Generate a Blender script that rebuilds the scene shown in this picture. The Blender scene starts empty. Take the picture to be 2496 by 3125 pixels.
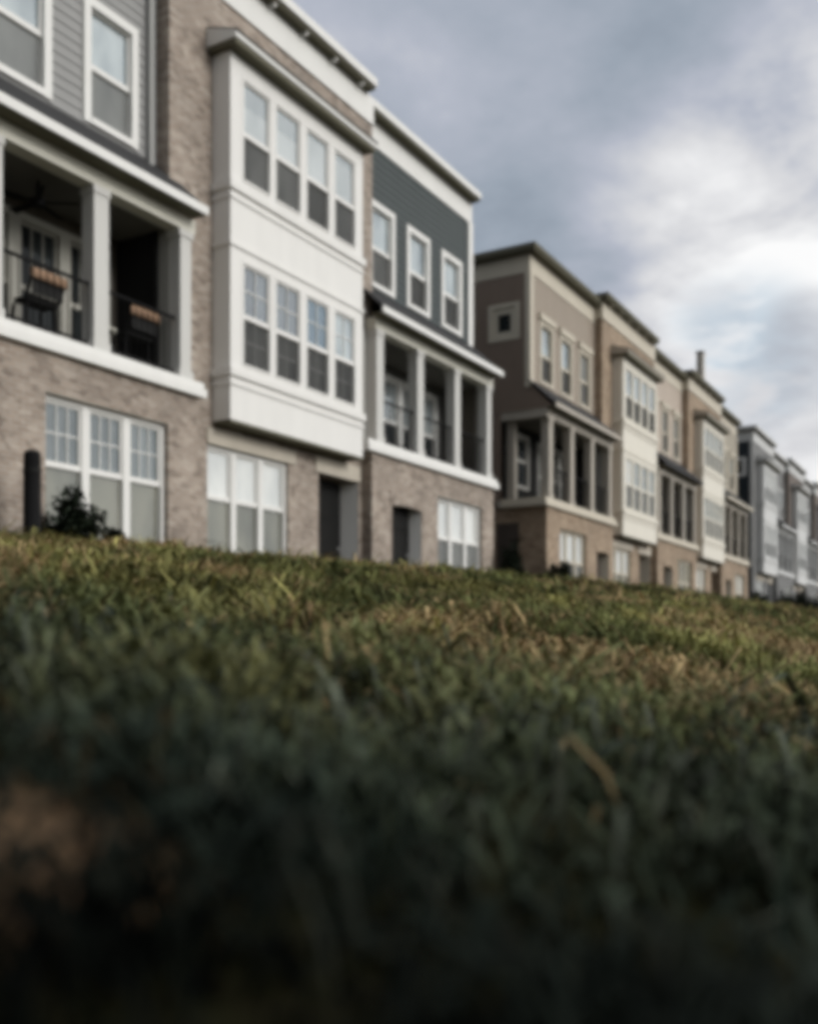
import bpy, math, random
import numpy as np
random.seed(7); rng = np.random.default_rng(11)
sc = bpy.context.scene
col = sc.collection
R = math.radians

# ------------------------------------------------------------------ materials
def nm(name):
    m = bpy.data.materials.new(name); m.use_nodes = True
    nt = m.node_tree; b = nt.nodes['Principled BSDF']
    return m, nt, b
def N(nt, t, **kw):
    n = nt.nodes.new(t)
    for k, v in kw.items():
        if k.startswith('i_'):
            key = k[2:]
            n.inputs[int(key) if key.isdigit() else key.replace('_', ' ')].default_value = v
        else: setattr(n, k, v)
    return n
def L(nt, a, b): nt.links.new(a, b)
def mixc(nt, fac, a, b, blend='MIX'):
    n = nt.nodes.new('ShaderNodeMix'); n.data_type = 'RGBA'; n.blend_type = blend
    for s, v in ((0, fac), (6, a), (7, b)):
        if hasattr(v, 'is_output'): nt.links.new(v, n.inputs[s])
        else: n.inputs[s].default_value = (*v, 1) if isinstance(v, tuple) and len(v) == 3 else v
    return n.outputs[2]
def paint(name, c, rough=.6, var=.12, scale=1.3, streak=True, spec=.22):
    m, nt, b = nm(name)
    tc = N(nt, 'ShaderNodeTexCoord'); mp = N(nt, 'ShaderNodeMapping'); L(nt, tc.outputs['Object'], mp.inputs[0])
    if streak: mp.inputs['Scale'].default_value = (2.5, 2.5, .5)
    n1 = N(nt, 'ShaderNodeTexNoise', i_Scale=scale, i_Detail=6.0, i_Roughness=.6); L(nt, mp.outputs[0], n1.inputs[0])
    n2 = N(nt, 'ShaderNodeTexNoise', i_Scale=28.0, i_Detail=3.0); L(nt, tc.outputs['Object'], n2.inputs[0])
    d = tuple(x * (1 - 2.2 * var) for x in c); e = tuple(min(1, x * (1 + .6 * var)) for x in c)
    c1 = mixc(nt, n1.outputs[0], d, e)
    L(nt, c1, b.inputs['Base Color'])
    b.inputs['Roughness'].default_value = rough; b.inputs['Specular IOR Level'].default_value = spec
    bp = N(nt, 'ShaderNodeBump', i_Strength=.06, i_Distance=.01); L(nt, n2.outputs[0], bp.inputs['Height']); L(nt, bp.outputs[0], b.inputs['Normal'])
    return m
def brick(name, c1, c2, c3, mortar, dirt=.25):
    m, nt, b = nm(name)
    tc = N(nt, 'ShaderNodeTexCoord'); sp = N(nt, 'ShaderNodeSeparateXYZ'); L(nt, tc.outputs['Object'], sp.inputs[0])
    ad = N(nt, 'ShaderNodeMath', operation='ADD'); L(nt, sp.outputs[0], ad.inputs[0]); L(nt, sp.outputs[1], ad.inputs[1])
    cb = N(nt, 'ShaderNodeCombineXYZ'); L(nt, ad.outputs[0], cb.inputs[0]); L(nt, sp.outputs[2], cb.inputs[1])
    bt = N(nt, 'ShaderNodeTexBrick', i_Scale=1.0); L(nt, cb.outputs[0], bt.inputs[0])
    bt.inputs['Brick Width'].default_value = .203; bt.inputs['Row Height'].default_value = .0677
    bt.inputs['Mortar Size'].default_value = .009; bt.inputs['Mortar Smooth'].default_value = .2
    bt.inputs['Color1'].default_value = (*c1, 1); bt.inputs['Color2'].default_value = (*c2, 1); bt.inputs['Mortar'].default_value = (*mortar, 1)
    # odd pale and dark bricks: stretched cells about one brick big
    mp = N(nt, 'ShaderNodeMapping'); mp.inputs['Scale'].default_value = (1 / .15, 1 / .077, 1); L(nt, cb.outputs[0], mp.inputs[0])
    vo = N(nt, 'ShaderNodeTexVoronoi', i_Scale=1.0); L(nt, mp.outputs[0], vo.inputs[0])
    sv = N(nt, 'ShaderNodeSeparateColor'); L(nt, vo.outputs['Color'], sv.inputs[0])
    r1 = N(nt, 'ShaderNodeMapRange', i_1=.6, i_2=.95, i_3=0.0, i_4=.5); L(nt, sv.outputs[0], r1.inputs[0])
    r2 = N(nt, 'ShaderNodeMapRange', i_1=.66, i_2=.95, i_3=0.0, i_4=.5); L(nt, sv.outputs[1], r2.inputs[0])
    ca = mixc(nt, r1.outputs[0], bt.outputs[0], c3)
    cd = mixc(nt, r2.outputs[0], ca, tuple(x * .42 for x in c1))
    n1 = N(nt, 'ShaderNodeTexNoise', i_Scale=.9, i_Detail=5.0); L(nt, tc.outputs['Object'], n1.inputs[0])
    r3 = N(nt, 'ShaderNodeMapRange', i_1=.35, i_2=.75, i_3=1.12, i_4=1 - dirt); L(nt, n1.outputs[0], r3.inputs[0])
    vm = N(nt, 'ShaderNodeVectorMath', operation='SCALE'); L(nt, cd, vm.inputs[0]); L(nt, r3.outputs[0], vm.inputs['Scale'])
    L(nt, vm.outputs[0], b.inputs['Base Color']); b.inputs['Roughness'].default_value = .85
    bp = N(nt, 'ShaderNodeBump', i_Strength=.5, i_Distance=.008, invert=True); L(nt, bt.outputs['Fac'], bp.inputs['Height']); L(nt, bp.outputs[0], b.inputs['Normal'])
    return m
def glass(name, c_lo, c_hi, gloss, rough=.03, scale=1.1, tint=(.9, .95, 1), shade=None):
    """pane: what hangs behind it (blind, dark room), plus some painted reflection and head shade, as a diffuse coat below a reflecting surface"""
    m, nt, b = nm(name); out = nt.nodes['Material Output']; nt.nodes.remove(b)
    tc = N(nt, 'ShaderNodeTexCoord'); mp = N(nt, 'ShaderNodeMapping'); L(nt, tc.outputs['Object'], mp.inputs[0])
    mp.inputs['Scale'].default_value = (1.6, 1.6, .7)
    n1 = N(nt, 'ShaderNodeTexNoise', i_Scale=scale, i_Detail=3.0); L(nt, mp.outputs[0], n1.inputs[0])
    r1 = N(nt, 'ShaderNodeMapRange', i_1=.36, i_2=.64); L(nt, n1.outputs[0], r1.inputs[0])
    cc = mixc(nt, r1.outputs[0], c_lo, c_hi)
    df = N(nt, 'ShaderNodeBsdfDiffuse'); L(nt, cc, df.inputs[0])
    gl = N(nt, 'ShaderNodeBsdfGlossy', i_Roughness=rough); gl.inputs[0].default_value = (*tint, 1)
    n2 = N(nt, 'ShaderNodeTexNoise', i_Scale=1.7, i_Detail=1.0); L(nt, tc.outputs['Object'], n2.inputs[0])
    bp = N(nt, 'ShaderNodeBump', i_Strength=.12, i_Distance=.05); L(nt, n2.outputs[0], bp.inputs['Height']); L(nt, bp.outputs[0], gl.inputs['Normal'])
    lw = N(nt, 'ShaderNodeFresnel', i_IOR=1.45)
    ma = N(nt, 'ShaderNodeMath', operation='MULTIPLY_ADD', use_clamp=True); L(nt, lw.outputs[0], ma.inputs[0]); ma.inputs[1].default_value = gloss * 2.2; ma.inputs[2].default_value = gloss * .6
    mx = N(nt, 'ShaderNodeMixShader'); L(nt, ma.outputs[0], mx.inputs[0]); L(nt, df.outputs[0], mx.inputs[1]); L(nt, gl.outputs[0], mx.inputs[2])
    L(nt, mx.outputs[0], out.inputs[0])
    return m

M = {}
M['white'] = paint('white_paint', (.80, .795, .77), var=.05)
M['bay_white'] = paint('bay_white_paint', (.81, .80, .775), var=.05)
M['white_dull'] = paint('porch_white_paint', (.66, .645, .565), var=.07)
M['trim_shaded'] = paint('shaded_trim_paint', (.44, .43, .385), .7, .08, spec=.05)  # trim colour darkened to stand for shade inside the porches
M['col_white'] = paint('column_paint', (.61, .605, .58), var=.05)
M['trim_deep_shaded'] = paint('deep_shaded_trim_paint', (.38, .375, .35), .7, .08, spec=.05)  # trim darkened further, shade on pilasters and rear frames put into the colour
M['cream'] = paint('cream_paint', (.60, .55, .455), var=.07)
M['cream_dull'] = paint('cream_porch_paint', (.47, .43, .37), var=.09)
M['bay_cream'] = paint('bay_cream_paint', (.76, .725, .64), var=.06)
M['grey_siding'] = paint('grey_siding_paint', (.31, .31, .305), var=.06)
M['slate'] = paint('slate_siding_paint', (.063, .077, .079), var=.07)
M['tan'] = paint('tan_siding_paint', (.36, .305, .25), var=.07)
M['brown'] = paint('brown_siding_paint', (.26, .20, .16), var=.12)
M['pink_tan'] = paint('pale_tan_siding_paint', (.52, .44, .37), var=.07)
M['olive'] = paint('olive_siding_paint', (.40, .36, .29), var=.07)
M['navy'] = paint('navy_siding_paint', (.020, .029, .038), var=.1)
M['cool_grey'] = paint('cool_grey_siding_paint', (.18, .18, .178), var=.06)
M['fog_white'] = paint('fog_white_paint', (.62, .625, .62), var=.05)
M['brick_a'] = brick('taupe_brick', (.265, .203, .160), (.36, .288, .232), (.50, .44, .38), (.36, .335, .30))
M['brick_b'] = brick('tan_brick', (.30, .205, .135), (.37, .275, .185), (.45, .36, .265), (.31, .26, .205))
M['brick_c'] = brick('dark_brick', (.13, .105, .09), (.17, .14, .12), (.24, .2, .17), (.17, .15, .135))
M['stone'] = paint('cast_stone', (.56, .51, .43), .8, .1)
M['shingle'] = paint('dark_shingle', (.045, .045, .047), .85, .25, 6.0, False)
M['roof_flat'] = paint('roof_membrane', (.10, .10, .10), .9, .2)
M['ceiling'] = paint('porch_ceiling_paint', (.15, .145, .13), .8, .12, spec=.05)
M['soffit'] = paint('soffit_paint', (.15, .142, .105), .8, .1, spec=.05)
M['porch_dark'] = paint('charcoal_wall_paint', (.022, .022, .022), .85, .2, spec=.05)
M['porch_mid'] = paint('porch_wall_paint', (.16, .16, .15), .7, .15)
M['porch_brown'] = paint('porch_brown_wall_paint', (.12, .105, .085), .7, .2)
M['deck'] = paint('deck_boards', (.16, .15, .14), .7, .2)
M['door_dark'] = paint('dark_door_paint', (.016, .016, .0155), .6, .2, spec=.1)
M['door_brown'] = paint('brown_door_paint', (.09, .075, .065), .5, .2)
M['black'] = paint('black_metal', (.010, .010, .0105), .8, .2, spec=.1)
M['metal_grey'] = paint('grey_metal', (.35, .35, .34), .4, .08)
M['wood'] = paint('tan_wood', (.40, .255, .165), .7, .22, 5.0)
M['cushion'] = paint('black_woven_seat', (.02, .02, .02), .8, .2)
M['g_blind'] = glass('pane_over_white_blind', (.27, .30, .305), (.42, .45, .45), .2)
M['g_sky'] = glass('pane_reflecting_sky', (.17, .21, .23), (.36, .41, .42), .22)  # part of the sky reflection is painted into the diffuse colour
M['g_dark'] = glass('pane_over_dark_room', (.045, .058, .072), (.11, .135, .155), .2)
M['g_blue'] = glass('pane_reflecting_blue', (.05, .085, .115), (.10, .135, .165), .2, tint=(.75, .88, 1))  # blue sky reflection partly painted into the coat and tint
M['g_bright'] = glass('pane_over_bright_blind', (.55, .57, .56), (.76, .77, .74), .15)
M['g_lace'] = glass('pane_over_curtain', (.15, .155, .135), (.24, .24, .20), .08)
M['g_shut'] = glass('pane_over_dark_curtain', (.065, .083, .088), (.15, .175, .18), .13)
M['screen'] = glass('insect_screen', (.034, .034, .032), (.062, .062, .058), .03, .4)
M['screen_mid'] = glass('mid_insect_screen', (.05, .05, .047), (.10, .10, .094), .04, .5)
M['bar'] = paint('glazing_bar_behind_screen', (.19, .19, .185), .7, .05)
M['g_head_shade'] = glass('pane_with_painted_head_shade', (.10, .125, .13), (.19, .22, .22), .28)  # dim strip at the sash head, its shade put into the pane colour
M['screen_grey'] = glass('pale_insect_screen', (.13, .135, .13), (.19, .195, .185), .06, .4)
M['g_interior'] = glass('dark_interior_pane', (.010, .012, .013), (.028, .032, .033), .018)

# ------------------------------------------------------------------ mesh helper
class MB:
    def __init__(s): s.v = []; s.f = []
    def box(s, x0, x1, y0, y1, z0, z1):
        n = len(s.v)
        s.v += [(x0,y0,z0),(x1,y0,z0),(x1,y1,z0),(x0,y1,z0),(x0,y0,z1),(x1,y0,z1),(x1,y1,z1),(x0,y1,z1)]
        s.f += [tuple(n+i for i in q) for q in ((0,3,2,1),(4,5,6,7),(0,1,5,4),(1,2,6,5),(2,3,7,6),(3,0,4,7))]
        return s
    def quad(s, *p):
        n = len(s.v); s.v += list(p); s.f.append(tuple(range(n, n+len(p)))); return s
    def prism(s, prof, x0, x1):
        """profile of (y,z) points extruded along x"""
        n = len(s.v); k = len(prof)
        s.v += [(x0,y,z) for y,z in prof] + [(x1,y,z) for y,z in prof]
        s.f += [tuple(n+(i+1) % k if j == 1 else n+i if j == 0 else n+k+(i+1) % k if j == 2 else n+k+i for j in range(4)) for i in range(k)]
        s.f += [tuple(n+i for i in reversed(range(k))), tuple(n+k+i for i in range(k))]
        return s
    def tube(s, p0, p1, r0, r1=None, k=12, cap=True):
        r1 = r0 if r1 is None else r1
        a = np.array(p0, float); b = np.array(p1, float); d = b-a; d /= np.linalg.norm(d)
        u = np.cross(d, (0,0,1) if abs(d[2]) < .9 else (1,0,0)); u /= np.linalg.norm(u); w = np.cross(d, u)
        n = len(s.v)
        for c, r in ((a, r0), (b, r1)):
            for i in range(k):
                t = 2*math.pi*i/k; s.v.append(tuple(c + r*(math.cos(t)*u + math.sin(t)*w)))
        s.f += [(n+i, n+(i+1) % k, n+k+(i+1) % k, n+k+i) for i in range(k)]
        if cap: s.f += [tuple(n+i for i in reversed(range(k))), tuple(n+k+i for i in range(k))]
        return s
    def lathe(s, c, prof, k=16):
        n = len(s.v); m = len(prof)
        for r, z in prof:
            for i in range(k):
                t = 2*math.pi*i/k; s.v.append((c[0]+r*math.cos(t), c[1]+r*math.sin(t), c[2]+z))
        for j in range(m-1):
            s.f += [(n+j*k+i, n+j*k+(i+1) % k, n+(j+1)*k+(i+1) % k, n+(j+1)*k+i) for i in range(k)]
        s.f += [tuple(n+i for i in reversed(range(k))), tuple(n+(m-1)*k+i for i in range(k))]
        return s
    def build(s, name, mat, parent=None, smooth=False, side=None):
        """side: vertices were given as (along, depth, up) of a wall facing -X; turn them into place"""
        v = s.v
        if side is not None: v = [(side + y, x, z) for x, y, z in v]
        o0 = (0, 0, 0)
        if parent is not None:
            p = parent; o0 = [0, 0, 0]
            while p is not None:
                o0 = [a+b for a, b in zip(o0, p.location)]; p = p.parent
        me = bpy.data.meshes.new(name)
        me.from_pydata([(a-o0[0], b-o0[1], c-o0[2]) for a, b, c in v], [], s.f)
        me.materials.append(M[mat] if isinstance(mat, str) else mat)
        if side is not None: me.flip_normals()
        if smooth: me.polygons.foreach_set('use_smooth', [True]*len(me.polygons))
        me.update()
        o = bpy.data.objects.new(name, me); col.objects.link(o); o.parent = parent
        return o
def thing(name, label, cat, loc, group=None):
    o = bpy.data.objects.new(name, None); col.objects.link(o); o.location = loc; o.empty_display_size = .2
    o['label'] = label; o['category'] = cat
    if group: o['group'] = group
    bpy.context.view_layer.update()
    return o

def wall_face(mb, x0, x1, z0, z1, y, holes=(), depth=.14, laps=None):
    """front face of a wall (facing -Y) with rectangular openings and their reveals; laps = board height of lapped siding"""
    xs = sorted({x0, x1, *[min(max(h[i], x0), x1) for h in holes for i in (0, 1)]})
    zs = sorted({z0, z1, *[min(max(h[i], z0), z1) for h in holes for i in (2, 3)]})
    inside = lambda x, z: any(h[0] < x < h[1] and h[2] < z < h[3] for h in holes)
    for a, b in zip(xs, xs[1:]):
        for c, d in zip(zs, zs[1:]):
            if not inside((a+b)/2, (c+d)/2): mb.quad((a,y,c),(b,y,c),(b,y,d),(a,y,d))
    for a, b, c, d in holes:
        c2 = max(c, z0)
        mb.quad((a,y,c2),(a,y,d),(a,y+depth,d),(a,y+depth,c2)); mb.quad((b,y,c2),(b,y+depth,c2),(b,y+depth,d),(b,y,d))
        mb.quad((a,y,d),(b,y,d),(b,y+depth,d),(a,y+depth,d))
        if c > z0: mb.quad((a,y,c),(a,y+depth,c),(b,y+depth,c),(b,y,c))
    if laps:
        z = z0
        while z < z1 - .02:
            t = min(z+laps, z1); segs = [(x0, x1)]
            for a, b, c, d in holes:
                if d > z and c < t:
                    segs = [q for p in segs for q in ((p[0], min(p[1], a)), (max(p[0], b), p[1])) if q[1]-q[0] > .02]
            for a, b in segs:
                mb.quad((a,y-.018,z),(b,y-.018,z),(b,y-.004,t),(a,y-.004,t)); mb.quad((a,y-.001,z),(b,y-.001,z),(b,y-.018,z),(a,y-.018,z))
            z = t
    return mb

wr = random.Random(5)
def window(parent, x0, x1, z0, z1, y, rail, frame='white', upper='g_blind', lower='screen', trim=.13, proud=.035, inset=.05,
           mun_u=(0, 0), mun_l=(0, 0), cap=False, side=None, sill=.0):
    """sash window: casing + sashes are the window, panes are its sub-parts"""
    F = MB(); a, b, c, d = x0+trim, x1-trim, z0+trim*.75, z1-trim
    F.box(x0, a, y-proud, y+.1, z0, z1); F.box(b, x1, y-proud, y+.1, z0, z1)
    F.box(a, b, y-proud, y+.1, d, z1); F.box(a, b, y-proud-.012, y+.1, z0, c)
    if cap: F.box(x0-.07, x1+.07, y-proud-.06, y+.02, z1, z1+.17)
    if sill: F.box(x0-.04, x1+.04, y-proud-sill, y+.02, z0-.06, z0)
    s = .038; g = y+inset
    for (p, q, yy) in ((rail+.02, d, g-.02), (c, rail-.02, g+.015)):
        F.box(a, a+s, yy, yy+.035, p, q); F.box(b-s, b, yy, yy+.035, p, q)
        F.box(a+s, b-s, yy, yy+.035, q-s, q) if p > c+.01 else F.box(a+s, b-s, yy, yy+.035, p, p+s)
    F.box(a, b, g-.03, g+.05, rail-.04, rail+.04)
    for i in range(1, mun_u[0]): xx = a+s+(b-a-2*s)*i/mun_u[0]; F.box(xx-.009, xx+.009, g-.012, g+.008, rail+.04, d-s)
    for i in range(1, mun_u[1]): zz = rail+.04+(d-s-rail-.04)*i/mun_u[1]; F.box(a+s, b-s, g-.010, g+.006, zz-.009, zz+.009)
    w = F.build('window', frame, parent, side=side)
    if upper in ('g_blind', 'g_sky') and side is None:
        zb = d-(d-rail)*wr.choice((.12, .2, .26, .3, .36, .45)) if upper == 'g_blind' else d-(d-rail)*wr.choice((.0, .08, .14, .55))
        if zb < d-.02: MB().box(a+.01, b-.01, g+.006, g+.012, zb, d-.01).build('upper_pane', 'g_head_shade', w)
        MB().box(a+.01, b-.01, g+.0065, g+.012, rail, zb).build('blind', upper, w)
    else: MB().box(a+.01, b-.01, g+.006, g+.012, rail, d-.01).build('upper_pane', upper, w, side=side)
    if lower == 'screen': lower = wr.choice(('screen', 'screen', 'screen_mid'))
    MB().box(a+.01, b-.01, g+.012, g+.018, c+.01, rail-.02).build('lower_pane', lower, w, side=side)
    if mun_l[0]:
        xm, zm = (a+b)/2, (c+rail)/2
        MB().box(xm-.01, xm+.01, g+.004, g+.011, c+s, rail-.04).box(a+s, b-s, g+.005, g+.0105, zm-.01, zm+.01).build('glazing_bars', 'bar', w)
    return w

YP, YB, YS, YY, YI, YR = 10.8, 11.05, 11.33, 10.67, 12.12, 22.5
ZG = .9

def porch_house(X, label, st, n_cols=4, dz=0, first_side=False, mirror=False, shown_left=True):
    """house unit with a recessed first-floor porch. X = left corner of its brick ground floor"""
    t = thing('townhouse', label, 'townhouse', (X+2.75, YP, ZG+dz), 'townhouses standing in the long row')
    tr, dull, bk, sd = st['trim'], st['dull'], st['brick'], st['siding']
    x1 = X+5.7; xs1 = X+5.5 if st.get('end') else X+5.35; xs0 = X if first_side else X+.4
    Z = lambda z: z+dz
    # ground floor
    if mirror: arch = (X+4.1, X+5.3); trio = (X+1.0, X+3.2)
    else: arch = (X+.77, X+2.03); trio = (X+2.79, X+5.07)
    g = MB()
    wall_face(g, X, x1, Z(ZG-.6), Z(3.86), YP, [(arch[0], arch[1], Z(ZG-.6), Z(3.06)), (trio[0], trio[1], Z(1.28), Z(3.33))], .42)
    g.quad((X,YP,Z(ZG-.6)),(X,YP,Z(3.86)),(X,YR,Z(3.86)),(X,YR,Z(ZG-.6))); g.quad((x1,YP,Z(ZG-.6)),(x1,YR,Z(ZG-.6)),(x1,YR,Z(3.86)),(x1,YP,Z(3.86)))
    g.build('ground_floor_wall', bk, t)
    ax = (arch[0]+arch[1])/2; hw = (arch[1]-arch[0])/2          # arched head of brick voussoirs standing a little proud
    a = MB(); K = 10
    for i in range(K):
        u0, u1 = -1+2*i/K, -1+2*(i+1)/K; f = lambda u: .06*(1-u*u)
        p = [(ax+hw*1.12*u0, Z(3.06)+f(u0)-.2), (ax+hw*1.12*u1, Z(3.06)+f(u1)-.2), (ax+hw*1.12*u1, Z(3.30)+f(u1)-.12), (ax+hw*1.12*u0, Z(3.30)+f(u0)-.12)]
        n = len(a.v)
        a.v += [(q[0], YP-.02, q[1]) for q in p] + [(q[0], YP+.12, q[1]) for q in p]
        a.f += [(n,n+1,n+2,n+3),(n,n+4,n+5,n+1),(n+3,n+2,n+6,n+7)]
    a.build('arched_lintel', bk, t)
    d = MB().box(arch[0], arch[1]-.03, YP+.29, YP+.35, Z(ZG), Z(3.05)); 
    for k in range(3): d.box(arch[0]+.2, arch[1]-.25, YP+.275, YP+.29, Z(ZG+.2+k*.68), Z(ZG+.75+k*.68))
    dd = d.build('door', st.get('door', 'door_dark'), t)
    MB().tube((arch[1]-.2, YP+.23, Z(ZG+1.0)), (arch[1]-.2, YP+.28, Z(ZG+1.0)), .03).build('handle', 'metal_grey', dd)
    MB().quad((arch[1]-.006,YP+.015,Z(ZG)),(arch[1]-.006,YP+.015,Z(3.0)),(arch[1]-.06,YP+.285,Z(3.0)),(arch[1]-.06,YP+.285,Z(ZG))).build('door_jamb', tr, t)
    for k in range(3):
        w = (trio[1]-trio[0])/3
        window(t, trio[0]+k*w, trio[0]+(k+1)*w-.001, Z(1.28), Z(3.33), YP+.09, Z(2.41), tr, st['gu'][k], st['gl'][k], trim=.065, proud=.0, mun_u=st.get('gm', (0, 0)))
    MB().box(trio[0]-.06, trio[1]+.06, YP-.05, YP+.08, Z(1.2), Z(1.28)).build('window_sill', 'stone', t)
    # porch
    MB().box(X-.27, x1+.13, YP-.1, YI-.01, Z(3.87), Z(4.0)).box(X-.22, x1+.1, YP-.06, YI-.012, Z(4.0), Z(4.105)).build('porch_sill', tr, t)
    MB().box(X+.02, x1-.02, YP+.3, YI-.02, Z(4.105), Z(4.12)).build('porch_floor', 'deck', t)
    cx = [X+.31, X+1.99, X+3.75, X+5.45]
    for c in cx:
        hw_ = .135 if c != cx[3] else .118
        m = MB().box(c-hw_, c+hw_, YP, YP+.24, Z(4.105), Z(6.415)).box(c-.155, c+.155, YP-.02, YP+.26, Z(4.105), Z(4.24)).box(c-.155, c+.155, YP-.02, YP+.26, Z(6.31), Z(6.415))
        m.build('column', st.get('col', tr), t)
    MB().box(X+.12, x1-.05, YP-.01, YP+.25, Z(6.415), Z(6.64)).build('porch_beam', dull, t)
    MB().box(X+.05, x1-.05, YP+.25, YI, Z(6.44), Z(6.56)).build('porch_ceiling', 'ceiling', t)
    # rear wall of the porch with door and windows
    iw = MB(); fx = st.get('iframe', tr); T0, TW = X+2.42, .90
    wall_face(iw, X, x1, Z(4.0), Z(6.45), YI, [(T0, T0+3*TW, Z(4.13), Z(6.24)), (X+.7, X+1.75, Z(4.6), Z(6.24))], .1)
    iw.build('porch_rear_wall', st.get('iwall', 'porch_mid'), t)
    for k in range(3):
        window(t, T0+k*TW, T0+(k+1)*TW-.001, Z(4.13), Z(6.24), YI, Z(5.18), fx, st.get('ipane', 'g_interior'), 'g_interior', trim=.105, mun_u=(3, 1))
    window(t, X+.7, X+1.75, Z(4.6), Z(6.24), YI, Z(5.45), fx, st.get('ipane', 'g_interior'), 'g_interior', trim=.12)
    # end walls of the porch
    er = x1-.17 if st.get('end') else X+5.27
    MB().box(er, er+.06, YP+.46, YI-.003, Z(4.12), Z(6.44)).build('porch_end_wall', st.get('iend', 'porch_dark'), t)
    MB().box(er+.055, x1-.03, YP+.242, YP+.458, Z(4.122), Z(6.42)).build('pilaster', 'trim_deep_shaded', t)
    if first_side: MB().box(X+.19, X+.40, YI-.22, YI-.004, Z(4.12), Z(6.41)).build('pilaster', dull, t)
    else:
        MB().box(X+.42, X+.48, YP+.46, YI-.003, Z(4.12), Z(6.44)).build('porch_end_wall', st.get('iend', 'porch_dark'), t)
        MB().box(X+.03, X+.50, YP+.242, YP+.458, Z(4.122), Z(6.42)).build('pilaster', 'trim_deep_shaded', t)
    # guard rail behind the columns: thin dark balusters
    bw = .0035 if st.get('no_rail') else .007
    if bw:
     rl = MB().box(X+.4, x1-.35, YP+.10, YP+.13, Z(5.02), Z(5.06)).box(X+.4, x1-.35, YP+.10, YP+.13, Z(4.2), Z(4.23))
     xx = X+.5
     while xx < x1-.4: rl.box(xx-bw, xx+bw, YP+.108, YP+.122, Z(4.23), Z(5.02)); xx += .115
     rl.build('guard_rail', 'black', t)
    # shed roof over the porch, with its fascia
    rf = MB().prism([(YP-.30, Z(6.76)), (YS, Z(7.52)), (YS, Z(7.44)), (YP-.30, Z(6.70))], X+.06 if not first_side else X-.06, X+5.6)
    rf = rf.build('porch_roof', 'shingle', t)
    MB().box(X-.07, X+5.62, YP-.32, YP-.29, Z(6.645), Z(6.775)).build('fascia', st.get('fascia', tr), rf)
    MB().box(X-.05, X+5.6, YP-.29, YP-.011, Z(6.642), Z(6.66)).build('soffit', 'soffit', rf)
    # upper wall
    wins = [(X+.67, X+1.73), (X+2.25, X+3.31), (X+3.88, X+4.94)]
    u = MB(); holes = [(a+.05, b-.05, Z(7.62), Z(9.37)) for a, b in wins]
    zt = 10.58
    wall_face(u, xs0, xs1, Z(6.6), Z(zt), YS, holes, .12, laps=.155)
    u.box(xs0+(.16 if first_side else .01), xs1-.01, YS+.2, YR-.02, Z(6.8), Z(11.05))
    u.build('upper_wall', sd, t)
    for k, (a, b) in enumerate(wins):
        window(t, a, b, Z(7.57), Z(9.42), YS, Z(8.44), tr, st['up'][k], st['lo'][k], trim=.13, cap=st.get('cap', False), proud=.04)
    MB().box(xs0, xs1, YS-.03, YS+.19, Z(zt), Z(11.10)).build('frieze', tr, t)
    ev = MB().box(xs0-(.25 if first_side else 0), xs1-.02, YS-.25, YR, Z(11.10), Z(11.16)).build('eave', 'soffit', t)
    MB().box(xs0-(.29 if first_side else 0), xs1, YS-.29, YR+.04, Z(11.16), Z(11.31)).build('gutter', st.get('gutter', tr), ev)
    MB().box(xs0, xs1-.02, YS-.1, YR, Z(11.31), Z(11.36)).build('roof', 'roof_flat', t)
    if st.get('downspout'): MB().box(xs1-.235, xs1-.135, YS-.10, YS-.02, Z(7.42), Z(11.1)).build('downspout', 'metal_grey', t)
    if st.get('end'): MB().box(xs1-.21, xs1+.025, YS-.045, YS+.2, Z(7.3), Z(zt)).build('corner_board', tr, t)
    if first_side:
        s = MB()                                                 # the end wall seen down the gap between two blocks
        wall_face(s, YS+.001, YR, Z(6.66), Z(zt), 0, [(11.74, 12.5, Z(8.84), Z(9.68))], .1, laps=.155)
        s.quad((YP-.2, .0, Z(6.66)), (YS, 0, Z(6.66)), (YS, 0, Z(7.42)))
        wall_face(s, YI+.1, YR, Z(4.1), Z(6.659), 0, [], laps=.155)
        s.build('side_wall', st['side'], t, side=X-.004)
        MB().box(YS-.03, YR, -.034, -.006, Z(zt), Z(11.10)).build('side_frieze', tr, t, side=X)
        MB().box(YS-.045, YS+.13, -.045, -.007, Z(7.3), Z(zt)).box(YS-.045, YS-.005, -.007, .2, Z(7.3), Z(zt)).build('corner_board', tr, t, side=X)
        MB().box(YP-.01, YI+.24, -.0, .13, Z(6.415), Z(6.655)).build('porch_side_beam', dull, t, side=X+.005)
        MB().box(YP+.25, YI+.24, -.03, .15, Z(3.9), Z(4.10)).build('porch_side_sill', dull, t, side=X)
        w = MB().box(11.62, 12.62, -.04, .05, Z(9.68), Z(9.80)).box(11.62, 12.62, -.04, .05, Z(8.72), Z(8.84)).box(11.62, 11.76, -.04, .05, Z(8.84), Z(9.68)).box(12.48, 12.62, -.04, .05, Z(8.84), Z(9.68)).box(11.76, 12.48, 0, .05, Z(9.5), Z(9.68)).box(11.76, 12.48, 0, .05, Z(8.84), Z(8.99)).box(11.76, 11.92, 0, .05, Z(8.99), Z(9.5)).box(12.32, 12.48, 0, .05, Z(8.99), Z(9.5)).build('square_window', tr, t, side=X)
        MB().box(11.9, 12.34, .03, .04, Z(8.97), Z(9.52)).build('pane', 'g_interior', w, side=X)
        w = MB().box(11.66, 12.36, -.012, .05, Z(ZG), Z(3.45)).build('side_door', 'door_brown', t, side=X-.01)
    return t

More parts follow.
